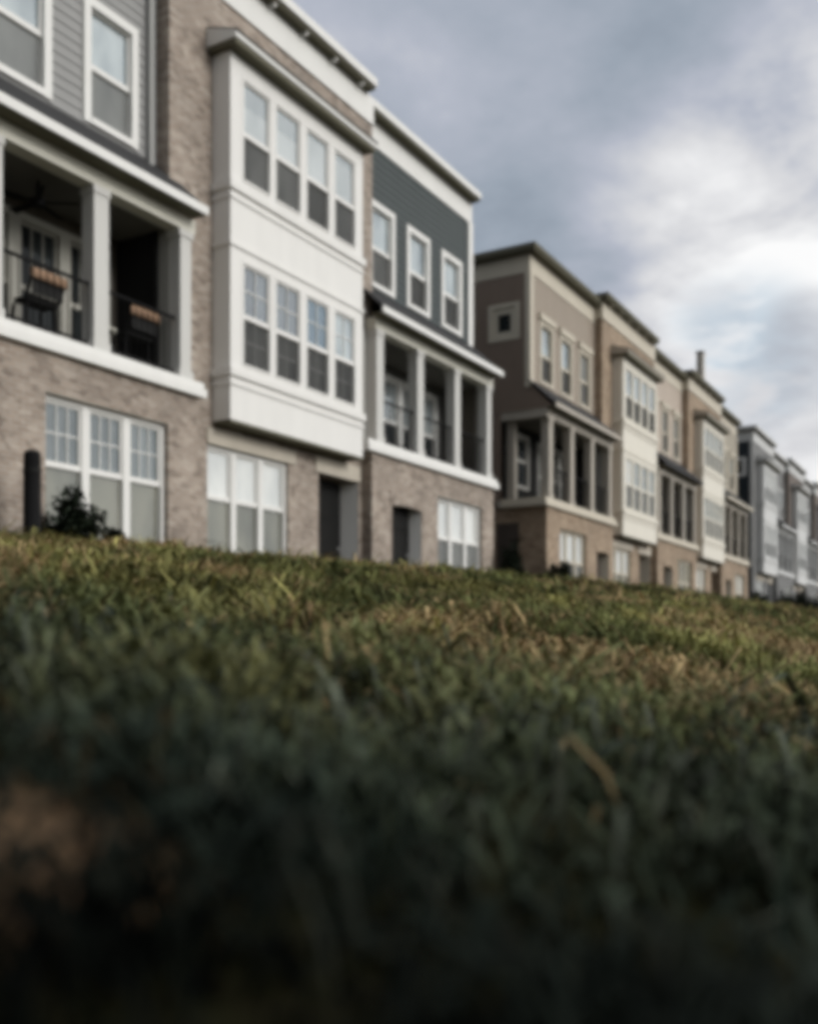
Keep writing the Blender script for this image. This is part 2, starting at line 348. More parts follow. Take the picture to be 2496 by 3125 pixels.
def bay_house(X, label, st, dz=0, left_end=False, last=False):
    """brick house unit with a two-storey projecting bay. X = left corner"""
    t = thing('townhouse', label, 'townhouse', (X+2.95, YB, ZG+dz), 'townhouses standing in the long row')
    tr, bk, by = st['trim'], st['brick'], st['bay']; Z = lambda z: z+dz; x1 = X+5.9
    gw = (X+.87, X+3.05); dr = (X+3.99, X+5.38)
    g = MB()
    wall_face(g, X, x1, Z(ZG-.6), Z(10.72), YB, [(gw[0], gw[1], Z(1.28), Z(3.27)), (dr[0], dr[1], Z(ZG-.6), Z(3.25))], .42)
    g.quad((X,YB,Z(ZG-.6)),(X,YB,Z(10.72)),(X,YR,Z(10.72)),(X,YR,Z(ZG-.6))); g.quad((x1,YB,Z(ZG-.6)),(x1,YR,Z(ZG-.6)),(x1,YR,Z(10.72)),(x1,YB,Z(10.72)))
    g.build('brick_wall', bk, t)
    MB().box(gw[0]-.02, gw[1]+.2, YB-.03, YB+.12, Z(3.272), Z(3.52)).build('window_lintel', 'stone', t)
    MB().box(dr[0]-.11, dr[1]+.03, YB-.03, YB+.12, Z(3.252), Z(3.56)).build('door_lintel', 'stone', t)
    MB().box(gw[0]-.06, gw[1]+.06, YB-.05, YB+.08, Z(1.2), Z(1.28)).build('window_sill', 'stone', t)
    for k in range(3):
        w = (gw[1]-gw[0])/3
        window(t, gw[0]+k*w, gw[0]+(k+1)*w-.001, Z(1.28), Z(3.27), YB+.06, Z(2.41), tr, st['gu'][k], st['gl'][k], trim=.065, proud=0)
    d = MB().box(dr[0], dr[1]-.03, YB+.40, YB+.46, Z(ZG), Z(3.24))
    for k in range(3): d.box(dr[0]+.2, dr[1]-.3, YB+.385, YB+.4, Z(ZG+.2+k*.7), Z(ZG+.75+k*.7))
    dd = d.build('door', st.get('door', 'door_dark'), t)
    MB().tube((dr[1]-.2, YB+.33, Z(ZG+1.0)), (dr[1]-.2, YB+.38, Z(ZG+1.0)), .03).build('handle', 'metal_grey', dd)
    MB().quad((dr[1]-.005,YB+.015,Z(ZG)),(dr[1]-.005,YB+.015,Z(3.245)),(dr[1]-.07,YB+.395,Z(3.245)),(dr[1]-.07,YB+.395,Z(ZG))).build('door_jamb', tr, t)
    # the bay
    b0, b1 = X+1.0, X+4.95
    wx = [(1.37, 1.99), (2.24, 2.86), (3.14, 3.75), (4.03, 4.63)]
    rows = [(7.73, 9.30, 8.45), (4.67, 6.26, 5.42)]
    e = .085
    holes = [(X+a-e+.004, X+b+e-.004, Z(c-e+.004), Z(d_+e-.004)) for a, b in wx for c, d_, r in rows]
    m = MB(); wall_face(m, b0, b1, Z(3.65), Z(9.66), YY, holes, .1)
    m.quad((b0,YY,Z(3.65)),(b0,YY,Z(9.66)),(b0,YB-.002,Z(9.66)),(b0,YB-.002,Z(3.65))); m.quad((b1,YY,Z(3.65)),(b1,YB-.002,Z(3.65)),(b1,YB-.002,Z(9.66)),(b1,YY,Z(9.66)))
    bay = m.build('bay', by, t)
    MB().box(b0-.002, b1+.002, YY-.002, YB-.004, Z(3.60), Z(3.648)).build('bay_underside', 'soffit', bay)
    bt = MB()
    for z0, z1, pr in ((7.42, 7.56, .05), (7.27, 7.33, .025), (6.50, 6.56, .03), (4.37, 4.50, .05), (4.22, 4.28, .025)):
        bt.box(b0-pr, b1+pr, YY-pr, YB-.006, Z(z0), Z(z1))
    bt.build('bay_trim', by, bay)
    cn = MB().prism([(YY-.24, Z(9.755)), (YY-.24, Z(9.85)), (YB-.004, Z(10.05)), (YB-.004, Z(9.74)), (YY-.22, Z(9.74))], b0-.15, b1+.15).build('bay_cornice', st.get('cornice', tr), bay)
    MB().quad((b0-.155,YY-.25,Z(9.862)),(b1+.155,YY-.25,Z(9.862)),(b1+.155,YB-.005,Z(10.075)),(b0-.155,YB-.005,Z(10.075))).box(b0-.165, b1+.165, YY-.262, YY-.242, Z(9.835), Z(9.862)).build('bay_roof', 'shingle', bay)
    MB().box(b0-.12, b1+.12, YY-.21, YB-.006, Z(9.665), Z(9.738)).build('bay_soffit', 'soffit', bay)
    for r, (c, d_, rail) in enumerate(rows):
        for k, (a, b) in enumerate(wx):
            window(t, X+a-e, X+b+e, Z(c-e), Z(d_+e), YY, Z(rail), by, st['bu'][r][k], st['bl'][r][k], trim=.048, proud=.006, inset=.04,
                   mun_u=(2, 2) if r else (0, 0), mun_l=(2, 2) if r else (0, 0))
    # roof edge
    MB().box(X-(.03 if not left_end else 0), x1+.004, YB-.035, YB+.25, Z(10.722), Z(11.28)).build('frieze', tr, t)
    lo = .28 if left_end else .16
    ev = MB().box(X-lo, X+5.66, YB-.22, YR-.01, Z(11.28), Z(11.34)).build('eave', 'soffit', t)
    gt = MB().box(X-lo-.04, X+5.68, YB-.27, YR+.03, Z(11.34), Z(11.50)).build('gutter', st.get('gutter', tr), ev)
    for k in range(6): MB().box(X+.5+k*.95, X+.54+k*.95, YB-.2, YB-.036, Z(11.21), Z(11.278)).build('bracket', tr, t)
    MB().box(X, x1, YB-.1, YR, Z(11.5), Z(11.55)).build('roof', 'roof_flat', t)
    r = MB().box(X-.036, X-.005, YB-.036, YR, Z(10.722), Z(11.28)).build('side_frieze', tr, t)
    if left_end:
        s = MB(); wall_face(s, YB+.2, YR, Z(3.9), Z(10.72), 0, [(11.5, 12.1, Z(8.95), Z(9.75))], .1, laps=.155)
        s.build('side_wall', st['side'], t, side=X-.012)
        MB().box(YB-.02, YB+.12, -.03, -.003, Z(3.9), Z(10.72)).build('corner_board', tr, t, side=X)
        w = MB().box(11.38, 12.22, -.05, .0, Z(9.70), Z(9.87)).box(11.38, 12.22, -.05, .0, Z(8.83), Z(9.0)).box(11.38, 11.6, -.05, .0, Z(9.0), Z(9.7)).box(12.0, 12.22, -.05, .0, Z(9.0), Z(9.7)).build('square_window', tr, t, side=X-.012)
        MB().box(11.58, 12.02, -.02, -.01, Z(8.98), Z(9.72)).build('pane', 'g_interior', w, side=X-.012)
    return t

A = dict(trim='white', dull='white_dull', brick='brick_a', col='col_white')
gu = ['g_bright']*3; gl = ['g_lace']*3; scr = ['screen']*3
porch_house(6.15, 'grey lap-sided townhouse with two tan-topped chairs on its dark porch', dict(A, siding='grey_siding', gu=['g_shut']*3, gl=gl, gm=(3, 2),
            up=['g_blind', 'g_sky', 'g_sky'], lo=['screen_grey']*3, iwall='porch_brown', iframe='trim_shaded', ipane='g_interior', no_rail=True, downspout=True))
bay_house(11.5, 'brick townhouse with a tall bright white bay of eight windows between grey and slate houses', dict(A, bay='bay_white', gu=gu, gl=gl,
          bu=[['g_blind']*4, ['g_dark', 'g_dark', 'g_blue', 'g_sky']], bl=[['screen']*4, ['screen']*4]))
porch_house(17.0, 'dark slate-blue townhouse with white-columned porch, ending its block at the gap', dict(A, siding='slate', gu=gu, gl=['screen_grey']*3,
            up=['g_sky', 'g_sky', 'g_sky'], lo=scr, end=True, ipane='g_sky', iend='porch_brown'))
Bst = dict(trim='cream', dull='cream_dull', brick='brick_b', col='cream_dull', iframe='trim_shaded', cap=True, gutter='soffit')
porch_house(26.2, 'tan townhouse with dark brown end wall, small square window and open corner porch', dict(Bst, siding='tan', side='brown', gu=gu, gl=['screen_grey']*3,
            up=['g_sky', 'g_sky', 'screen_grey'], lo=scr, iwall='porch_dark', iframe='trim_deep_shaded', iend='porch_dark', ipane='g_interior', door='door_brown', fascia='cream_dull'), first_side=True, mirror=True)
bay_house(31.55, 'tan brick townhouse with a cream bay, next to the brown-ended house', dict(Bst, bay='bay_cream', gu=gu, gl=gl, bu=[['g_sky']*4, ['g_bright', 'g_sky', 'g_sky', 'g_sky']],
          bl=[['screen']*4, ['screen_grey']*4], door='door_brown', cornice='cream_dull'))
porch_house(37.05, 'pale tan townhouse whose porch has three near-black openings, between two cream bays', dict(Bst, siding='pink_tan', gu=['g_lace']*3, gl=gl,
            up=['screen_grey']*3, lo=scr, iwall='porch_dark', iend='porch_dark', fascia='shingle'), dz=.04)
bay_house(42.4, 'tan brick townhouse with a cream bay, below the lone rooftop flue', dict(Bst, bay='bay_cream', gu=gu, gl=gl, bu=[['g_sky']*4, ['g_sky']*4],
          bl=[['screen_grey']*4, ['screen_grey']*4], door='door_brown', cornice='cream_dull'), dz=.04)
porch_house(47.4, 'olive cream townhouse at the far end of the tan block, before the navy wall', dict(Bst, siding='olive', gu=gu, gl=gl,
            up=['g_sky']*3, lo=scr, iwall='cream_dull', iend='cream_dull', end=True, door='door_brown'), dz=.08)
Cst = dict(trim='fog_white', dull='fog_white', brick='cool_grey', side='navy')
bay_house(55.7, 'light grey townhouse with navy end wall and a small white square window', dict(Cst, bay='fog_white', gu=gu, gl=gl, bu=[['g_bright']*4, ['g_bright']*4],
          bl=[['screen_grey']*4, ['screen_grey']*4]), dz=.2, left_end=True)
porch_house(61.4, 'grey townhouse with recessed porch just past the navy-ended house', dict(Cst, siding='cool_grey', gu=gl, gl=gl, up=['g_sky']*3, lo=scr, iwall='porch_mid'), dz=.2)
bay_house(66.75, 'dark brick townhouse with a narrow white bay, second bay of the farthest block', dict(Cst, brick='brick_c', bay='fog_white', gu=gu, gl=gl,
          bu=[['g_bright']*4, ['g_bright']*4], bl=[['screen_grey']*4, ['screen_grey']*4]), dz=.2)
porch_house(72.25, 'farthest grey porch townhouse, cut by the right edge of the photo', dict(Cst, siding='cool_grey', gu=gl, gl=gl, up=['g_sky']*3, lo=scr, iwall='porch_mid'), dz=.2)
bay_house(77.6, 'last dark brick bay townhouse, at the end of the row', dict(Cst, brick='brick_c', bay='fog_white', gu=gu, gl=gl,
          bu=[['g_bright']*4, ['g_bright']*4], bl=[['screen_grey']*4, ['screen_grey']*4]), dz=.2)

# rooftop flue
fl = thing('flue', 'lone square flue standing on the roof of the tan block', 'flue', (47.28, 11.75, 11.5))
MB().box(47.1, 47.46, 11.6, 11.9, 11.55, 13.62).build('stack', 'cream_dull', fl)
MB().box(47.07, 47.49, 11.57, 11.93, 13.62, 13.69).build('cap', 'metal_grey', fl)

# porch furniture of the first house
def bar_chair(x, y, label):
    z = 4.12
    t = thing('porch_chair', label, 'chair', (x, y, z), 'tan-topped chairs on the first porch')
    for sx in (-1, 1):
        for sy in (-1, 1): MB().tube((x+sx*.26, y+sy*.16, z), (x+sx*.22, y+sy*.13, z+.55), .02, .025, 8).build('leg', 'black', t)
        MB().tube((x+sx*.26, y-.16, z+.56), (x+sx*.28, y-.3, z+.86), .02, .02, 8).build('back_post', 'black', t)
    MB().box(x-.25, x+.25, y-.2, y+.1, z+.55, z+.61).build('seat', 'cushion', t)
    MB().box(x-.25, x+.25, y-.30, y-.275, z+.62, z+.86).build('backrest', 'cushion', t)
    m = MB(); n = 10
    for i in range(n+1):
        a = -1+2*i/n; yy = y-.33-.02*(1-a*a); m.v += [(x+.30*a, yy, z+.82), (x+.29*a, yy, z+.945), (x+.29*a, yy+.045, z+.945), (x+.29*a, yy+.045, z+.82)]
    for i in range(n):
        for j in range(4): m.f.append((i*4+j, i*4+4+j, i*4+4+(j+1) % 4, i*4+(j+1) % 4))
    m.f += [(3, 2, 1, 0), (n*4, n*4+1, n*4+2, n*4+3)]
    m.build('top_plank', 'wood', t)
bar_chair(9.28, 11.45, 'black porch chair with tan top plank, in front of the white-framed door')
bar_chair(11.05, 11.42, 'black porch chair with tan top plank, against the black end wall')
t = thing('side_table', 'small pale side table beside the tan-topped chair on the dark porch', 'table', (10.35, 11.3, 4.12))
MB().lathe((10.35, 11.3, 4.12), [(.2, .46), (.22, .47), (.22, .5), (.2, .51)], 20).build('table_top', 'white_dull', t)
MB().tube((10.35, 11.3, 4.14), (10.35, 11.3, 4.58), .03).build('stem', 'black', t)
MB().lathe((10.35, 11.3, 4.12), [(.16, 0), (.16, .02), (.04, .03)], 20).build('base', 'black', t)
t = thing('ceiling_fan', 'dark ceiling fan hanging from the ceiling of the first porch', 'ceiling fan', (9.35, 11.45, 6.44))
MB().tube((9.35, 11.45, 6.44), (9.35, 11.45, 6.2), .02).build('down_rod', 'black', t)
MB().lathe((9.35, 11.45, 6.06), [(.04, 0), (.1, .03), (.1, .12), (.03, .15)], 16).build('motor', 'black', t)
for k in range(5):
    a = k*2*math.pi/5+.3; c, s = math.cos(a), math.sin(a); w = .065
    p = lambda r, q, z: (9.35+r*c-q*s, 11.45+r*s+q*c, z)
    m = MB(); m.quad(p(.1,-.04,6.13), p(.55,-w,6.12), p(.55,w,6.15), p(.1,.04,6.14)); m.quad(p(.1,.04,6.15), p(.55,w,6.16), p(.55,-w,6.13), p(.1,-.04,6.14))
    m.build('blade', 'black', t)
t = thing('wall_lamp', 'small pale lamp under the porch ceiling, at the left edge of the photo', 'lamp', (8.35, 11.2, 6.44))
MB().lathe((8.35, 11.2, 6.30), [(.02, 0), (.08, .03), (.1, .08), (.08, .14)], 16).build('lamp_shade', 'white', t, smooth=True)

# ------------------------------------------------------------------ terrain
def hsh(ix, iy, s):
    n = (ix.astype(np.int64)*374761393 + iy.astype(np.int64)*668265263 + s*1442695041) & 0xffffffff
    n = ((n ^ (n >> 13))*1274126177) & 0xffffffff
    return ((n ^ (n >> 16)) & 0xffff)/65535.0
def vnoise(x, y, s=0):
    ix, iy = np.floor(x), np.floor(y); fx, fy = x-ix, y-iy
    fx, fy = fx*fx*(3-2*fx), fy*fy*(3-2*fy)
    a, b, c, d = hsh(ix, iy, s), hsh(ix+1, iy, s), hsh(ix, iy+1, s), hsh(ix+1, iy+1, s)
    return (a*(1-fx)+b*fx)*(1-fy) + (c*(1-fx)+d*fx)*fy
def fbm(x, y, s=0, o=3):
    v = 0; a = .5; 
    for k in range(o): v = v + a*vnoise(x*2**k, y*2**k, s+k); a *= .5
    return v/(1-.5**o)
def height(x, y):
    x = np.asarray(x, float); y = np.asarray(y, float)
    crest = np.interp(x, [-60, 3, 6, 9.5, 15, 22, 30, 45, 60, 90, 200], [.71, .74, .78, .92, 1.19, 1.32, 1.41, 1.46, 1.48, 1.5, 1.5])
    base = np.interp(x, [0, 30, 60, 90], [1.12, 1.18, 1.3, 1.35])
    z0 = -.37
    t = np.clip(y/7.2, 0, 1)
    up = z0 + (crest-z0)*(1.22*t - .22*t**2.6)
    dn = z0 + np.clip(y, -9, 0)*.16
    z = np.where(y < 0, dn, up)
    s = np.clip((y-7.2)/2.2, 0, 1); s = s*s*(3-2*s)
    z = np.where(y > 7.2, crest+(base-crest)*s, z)
    fade = np.clip((y+8)/3, 0, 1)*np.clip((10-y)/1.2, 0, 1)
    r = np.hypot(x, y)
    z = z + fade*((fbm(x*.55, y*.55, 3)-.5)*.16 + (fbm(x*2.3, y*2.3, 9)-.5)*.11)*np.clip(r/2.2, .25, 1)
    return z
def axis(lo, hi, steps):
    pts = [lo]
    while pts[-1] < hi:
        p = pts[-1]; st = next(s for lim, s in steps if p < lim); pts.append(p+st)
    return np.array(pts)
gx = axis(-1500, 1800, [(-200, 260), (-40, 20), (-4, 1.5), (14, .2), (40, .6), (110, 2.5), (300, 25), (9e9, 250)])
gy = axis(-1500, 1500, [(-200, 260), (-30, 20), (-3, 1.2), (11, .16), (30, 1.5), (200, 20), (9e9, 250)])
GX, GY = np.meshgrid(gx, gy); GZ = height(GX, GY); nx, ny = len(gx), len(gy)
def mesh_np(name, v, loops, starts, totals, mat):
    me = bpy.data.meshes.new(name); me.vertices.add(len(v)); me.vertices.foreach_set('co', v.astype(np.float32).ravel())
    me.loops.add(len(loops)); me.loops.foreach_set('vertex_index', loops.astype(np.int32))
    me.polygons.add(len(starts)); me.polygons.foreach_set('loop_start', starts.astype(np.int32)); me.polygons.foreach_set('loop_total', totals.astype(np.int32))
    me.update(calc_edges=True); me.materials.append(mat)
    return me
I = (np.arange(ny-1)[:, None]*nx + np.arange(nx-1)[None]).ravel()
q = np.stack([I, I+1, I+nx+1, I+nx], 1)

def ground_mat():
    m, nt, b = nm('turf_soil')
    tc = N(nt, 'ShaderNodeTexCoord')
    n1 = N(nt, 'ShaderNodeTexNoise', i_Scale=1.2, i_Detail=8.0, i_Roughness=.65); L(nt, tc.outputs['Object'], n1.inputs[0])
    n2 = N(nt, 'ShaderNodeTexNoise', i_Scale=14.0, i_Detail=6.0, i_Roughness=.7); L(nt, tc.outputs['Object'], n2.inputs[0])
    c1 = mixc(nt, n1.outputs[0], (.008, .011, .006), (.03, .028, .012))
    r = N(nt, 'ShaderNodeMapRange', i_1=.45, i_2=.7); L(nt, n2.outputs[0], r.inputs[0])
    c2 = mixc(nt, r.outputs[0], c1, (.03, .024, .014))
    sub = N(nt, 'ShaderNodeVectorMath', operation='DISTANCE'); L(nt, tc.outputs['Object'], sub.inputs[0]); sub.inputs[1].default_value = (.60, .93, -.19)
    ad = N(nt, 'ShaderNodeMath', operation='MULTIPLY_ADD'); L(nt, n2.outputs[0], ad.inputs[0]); ad.inputs[1].default_value = .35; L(nt, sub.outputs['Value'], ad.inputs[2])
    rr = N(nt, 'ShaderNodeMapRange', i_1=.34, i_2=.50, i_3=1.0, i_4=0.0); L(nt, ad.outputs[0], rr.inputs[0])
    c2 = mixc(nt, rr.outputs[0], c2, (.27, .175, .105))
    L(nt, c2, b.inputs['Base Color']); b.inputs['Roughness'].default_value = .95; b.inputs['Specular IOR Level'].default_value = .0
    bp = N(nt, 'ShaderNodeBump', i_Strength=.8, i_Distance=.03); L(nt, n2.outputs[0], bp.inputs['Height']); L(nt, bp.outputs[0], b.inputs['Normal'])
    return m
me = mesh_np('ground', np.stack([GX.ravel(), GY.ravel(), GZ.ravel()], 1), q.ravel(), np.arange(len(q))*4, np.full(len(q), 4), ground_mat())
me.polygons.foreach_set('use_smooth', [True]*len(me.polygons))
go = bpy.data.objects.new('ground', me); col.objects.link(go); go['kind'] = 'structure'

# ------------------------------------------------------------------ grass
def grass_mat():
    m, nt, b = nm('grass_blade')
    at = N(nt, 'ShaderNodeAttribute', attribute_name='Col')
    L(nt, at.outputs['Color'], b.inputs['Base Color']); b.inputs['Roughness'].default_value = .75; b.inputs['Specular IOR Level'].default_value = .04
    return m
def blades(n, rlo, rhi, alo, ahi, lam):
    # polar scatter over the slope, thinning with distance
    u = rng.random(n); r = (rlo**lam + u*(rhi**lam-rlo**lam))**(1/lam)
    a = np.radians(alo + rng.random(n)*(ahi-alo))
    return r*np.cos(a), r*np.sin(a), r
parts = [blades(62000, .30, 3.4, -45, 100, 1.5), blades(190000, 2.4, 14, -8, 84, 1.25), blades(120000, 11, 85, 2, 62, 1.0)]
x = np.concatenate([p[0] for p in parts]); y = np.concatenate([p[1] for p in parts]); r = np.concatenate([p[2] for p in parts])
k = (y < 10.35) & (y > -4) ; x, y, r = x[k], y[k], r[k]
tuft = fbm(x*4.2, y*4.2, 33, 2); big = fbm(x*.9, y*.9, 61, 3)
bare = np.hypot(x-.60, y-.93)
k = rng.random(len(x)) < np.clip(.22+1.7*(tuft-.3), .10, 1)*np.clip((bare-.19)/.12, .06, 1); x, y, r, tuft, big = x[k], y[k], r[k], tuft[k], big[k]; bare = bare[k]
n = len(x); z = height(x, y)-.01
h = (.04+.07*rng.random(n))*(.15+1.6*tuft)*(.75+.5*big)*np.interp(r, [0, 2.5, 6, 15, 80], [1.5, 1.45, 1.25, 1.15, 1.4])
tall = rng.random(n) < np.where(r < 3, .10, .06); h = np.where(tall, h*1.75, h)
stalk = (bare > .3) & (r > .75) & (r < 2.6) & (rng.random(n) < .05); h = np.where(stalk, .13+.12*rng.random(n), h)
h = np.minimum(h, np.interp(r, [0, .45, .8, 1.4, 3], [.07, .13, .20, .25, .3]))
w = (.0016+.0022*rng.random(n))*np.interp(r, [0, 1, 3, 8, 14, 30, 80], [1.3, 1.4, 1.5, 2.0, 3.2, 6, 14])
broad = rng.random(n) < .10; w = np.where(broad, w*2.3, w); w = np.where(stalk, .003+.004*rng.random(n), w)
la = rng.random(n)*2*np.pi; lean = np.where(stalk, .15+.5*rng.random(n), .25+1.25*rng.random(n))*h; th_ = la+np.pi/2+rng.normal(0, .5, n)
dx, dy = np.cos(la)*lean, np.sin(la)*lean; px, py = np.cos(th_)*w, np.sin(th_)*w
V = np.zeros((n, 7, 3))
for j, (f, b_, s, ww) in enumerate(((0, 0, -1, .8), (0, 0, 1, .8), (.42, .18, 1, 1), (.42, .18, -1, 1), (.78, .55, .8, 1), (.78, .55, -.8, 1), (1, 1.05, 0, 1))):
    V[:, j, 0] = x+px*s*ww+dx*b_; V[:, j, 1] = y+py*s*ww+dy*b_; V[:, j, 2] = z+h*f*(1-.38*b_*b_)
base = np.arange(n)*7
loops = np.stack([base, base+1, base+2, base+3, base+3, base+2, base+4, base+5, base+5, base+4, base+6], 1).ravel()
starts = np.stack([np.arange(n)*11, np.arange(n)*11+4, np.arange(n)*11+8], 1).ravel(); totals = np.tile([4, 4, 3], n)
me = mesh_np('grass', V.reshape(-1, 3), loops, starts, totals, grass_mat())
# colour: foreground shade painted as dark blue-green blades low on the slope, olive with yellow and straw patches near the brow
pat = fbm(x*.8+5, y*.8, 41); clump = .5*fbm(x*4.0, y*4.0, 77, 2)+.5*tuft; yel = fbm(x*.6+3, y*.9, 91); straw = fbm(x*.75, y*1.1+9, 55); ri = rng.random(n)
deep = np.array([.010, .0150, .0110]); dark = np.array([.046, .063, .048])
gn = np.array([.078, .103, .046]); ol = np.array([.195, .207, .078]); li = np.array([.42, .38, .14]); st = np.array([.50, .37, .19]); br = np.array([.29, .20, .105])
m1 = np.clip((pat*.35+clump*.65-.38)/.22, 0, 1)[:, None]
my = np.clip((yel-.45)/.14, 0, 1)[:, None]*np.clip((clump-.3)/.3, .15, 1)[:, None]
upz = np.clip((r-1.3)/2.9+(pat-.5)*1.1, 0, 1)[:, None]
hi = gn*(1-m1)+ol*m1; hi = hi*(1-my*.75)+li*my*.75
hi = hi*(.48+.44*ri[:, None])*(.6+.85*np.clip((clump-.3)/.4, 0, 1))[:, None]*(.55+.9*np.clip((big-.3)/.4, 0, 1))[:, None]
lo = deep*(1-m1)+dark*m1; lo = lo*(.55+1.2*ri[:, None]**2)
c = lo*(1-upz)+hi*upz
ps = np.clip((straw-.53)/.10, 0, 1)*.85*np.clip((r-2)/2.5, .0, 1)+.04*np.clip((r-1)/3, .1, 1)
ps = np.maximum(ps, np.clip(1-(np.hypot(x-.60, y-.93)-.12)/.2, 0, 1)*.4)
for sx_, sy_, sr_ in ((3.3, 1.95, .75), (4.6, 2.2, .6), (7.4, 1.55, 1.3), (9.5, 2.2, 1.2), (5.0, 4.3, .8)):
    ps = np.maximum(ps, np.clip(1.25-np.hypot((x-sx_), (y-sy_)*1.8)/sr_, 0, 1)*np.clip((clump-.25)/.3, .1, 1)*.8)
issw = rng.random(n) < ps
sc_ = np.where(rng.random(n)[:, None] < .6, st, br)*(.6+.7*rng.random(n)[:, None])*(.22+.78*upz)
c = np.where(issw[:, None], sc_, c)
lite = (rng.random(n) < .10) & (r < 4) & ~issw; c = np.where(lite[:, None], np.array([.060, .074, .056])*(.35+.8*ri[:, None]), c)
c = np.where(stalk[:, None], np.array([.10, .112, .084])*(.3+1.0*ri[:, None]), c)
c = c*np.clip((r-.70)/.5, .2, 1)[:, None]  # blades near the camera darkened, foreground shade put into their colour
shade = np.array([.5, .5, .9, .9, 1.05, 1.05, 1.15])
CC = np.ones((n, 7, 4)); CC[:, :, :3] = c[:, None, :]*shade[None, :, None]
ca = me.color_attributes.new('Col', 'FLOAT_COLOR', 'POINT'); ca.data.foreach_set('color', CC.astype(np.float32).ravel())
gr = bpy.data.objects.new('grass', me); col.objects.link(gr); gr['kind'] = 'stuff'
gr['label'] = 'rough dark green grass with straw patches covering the slope below the houses'; gr['category'] = 'grass'

# ------------------------------------------------------------------ shrubs and the black post
def leaf_mat(name, c):
    m, nt, b = nm(name)
    oi = N(nt, 'ShaderNodeTexCoord'); n1 = N(nt, 'ShaderNodeTexNoise', i_Scale=9.0, i_Detail=3.0); L(nt, oi.outputs['Object'], n1.inputs[0])
    L(nt, mixc(nt, n1.outputs[0], tuple(v*.4 for v in c), tuple(v*1.6 for v in c)), b.inputs['Base Color'])
    b.inputs['Roughness'].default_value = .6; b.inputs['Specular IOR Level'].default_value = .2
    return m
LEAF = leaf_mat('dark_shrub_leaf', (.018, .026, .016))
def shrub(x, y, rx, ry, hh, label, seed, lobes=5, group='dark shrubs along the house fronts'):
    rr = random.Random(seed); z = float(height(x, y))-.03
    t = thing('shrub', label, 'shrub', (x, y, z), group)
    st_ = MB(); fo = MB(); tips = []
    for i in range(lobes):
        a = rr.random()*6.28; q = rr.random()**.5; tip = (x+rx*.75*q*math.cos(a), y+ry*.75*q*math.sin(a), z+hh*(1-.55*q)*(.75+.3*rr.random()))
        st_.tube((x+rr.uniform(-.03, .03), y, z-.05), tip, .025, .008, 6); tips.append(tip)
    st_.build('stem', 'black', t)
    for i in range(int(2600*max(.4, rx*hh*1.6))):
        tx, ty, tz = rr.choice(tips); k = rr.random()
        s = .30*rx+.05
        s *= 1.15-.75*k; cx_, cy_, cz_ = x+(tx-x)*k+rr.gauss(0, s*.6), y+(ty-y)*k+rr.gauss(0, s*.6), max(z+.02, z+(tz-z)*k+rr.gauss(0, s*.5))
        l = rr.uniform(.05, .12); a, b = rr.random()*6.28, rr.uniform(-.4, 1.2)
        d = np.array((math.cos(a)*math.cos(b), math.sin(a)*math.cos(b), math.sin(b))); u = np.cross(d, (.3, .2, .93)); u /= np.linalg.norm(u)
        c0 = np.array((cx_, cy_, cz_)); fo.quad(tuple(c0), tuple(c0+d*l*.5+u*l*.3), tuple(c0+d*l), tuple(c0+d*l*.5-u*l*.3))
    fo.build('foliage', LEAF, t)
shrub(8.95, 10.25, .72, .4, .95, 'dark spiky shrub in front of the triple window of the grey house', 3, 9)
shrub(9.62, 10.3, .3, .25, .55, 'low dark shrub spreading at the foot of the triple window', 4, 5)
shrub(22.95, 10.45, .55, .4, 1.8, 'dark pointed shrub in the gap beside the slate house', 5, 6)
shrub(25.9, 10.35, .5, .4, 1.8, 'round black-green shrub at the corner of the brown-ended house', 6, 7)
shrub(31.9, 10.5, .4, .35, .9, 'small dark shrub before the first cream bay', 8, 5)
shrub(37.0, 10.5, .4, .35, 1.0, 'small dark shrub before the three dark porch openings', 9, 5)
shrub(54.4, 10.4, 1.1, .6, 2.1, 'bushy dark shrub below the navy end wall', 12, 9)
for i, (xx, lab) in enumerate(((59.5, 'dark hedge bush under the first white bay of the far block'), (64.0, 'dark hedge bush under the far grey porch'), (69.5, 'dark hedge bush under the far dark brick bay'))):
    shrub(xx, 9.9, 2.0, .6, 1.75, lab, 20+i, 12)
zb = float(height(8.2, 10.25))
t = thing('post', 'black round-topped post standing against the brick wall beside the shrub', 'post', (8.24, 10.2, zb))
MB().lathe((8.24, 10.2, zb), [(.13, -.05), (.13, .06), (.108, .07), (.104, 1.12), (.101, 1.19), (.085, 1.225), (.045, 1.24), (.01, 1.243)], 20).build('shaft', 'black', t, smooth=True)
MB().lathe((8.24, 10.2, zb), [(.108, .95), (.112, .96), (.112, 1.0), (.108, 1.01)], 20).build('collar', 'door_dark', t)

# ------------------------------------------------------------------ light
SUN = np.array((.10, -.90, .43)); SUN /= np.linalg.norm(SUN)
sd = bpy.data.lights.new('sun', 'SUN'); sd.energy = 1.5; sd.angle = R(20); sd.color = (1, .975, .935)
so = bpy.data.objects.new('sun', sd); col.objects.link(so); so.location = (0, -30, 40)
from mathutils import Vector
so.rotation_euler = Vector(SUN).to_track_quat('Z', 'Y').to_euler()

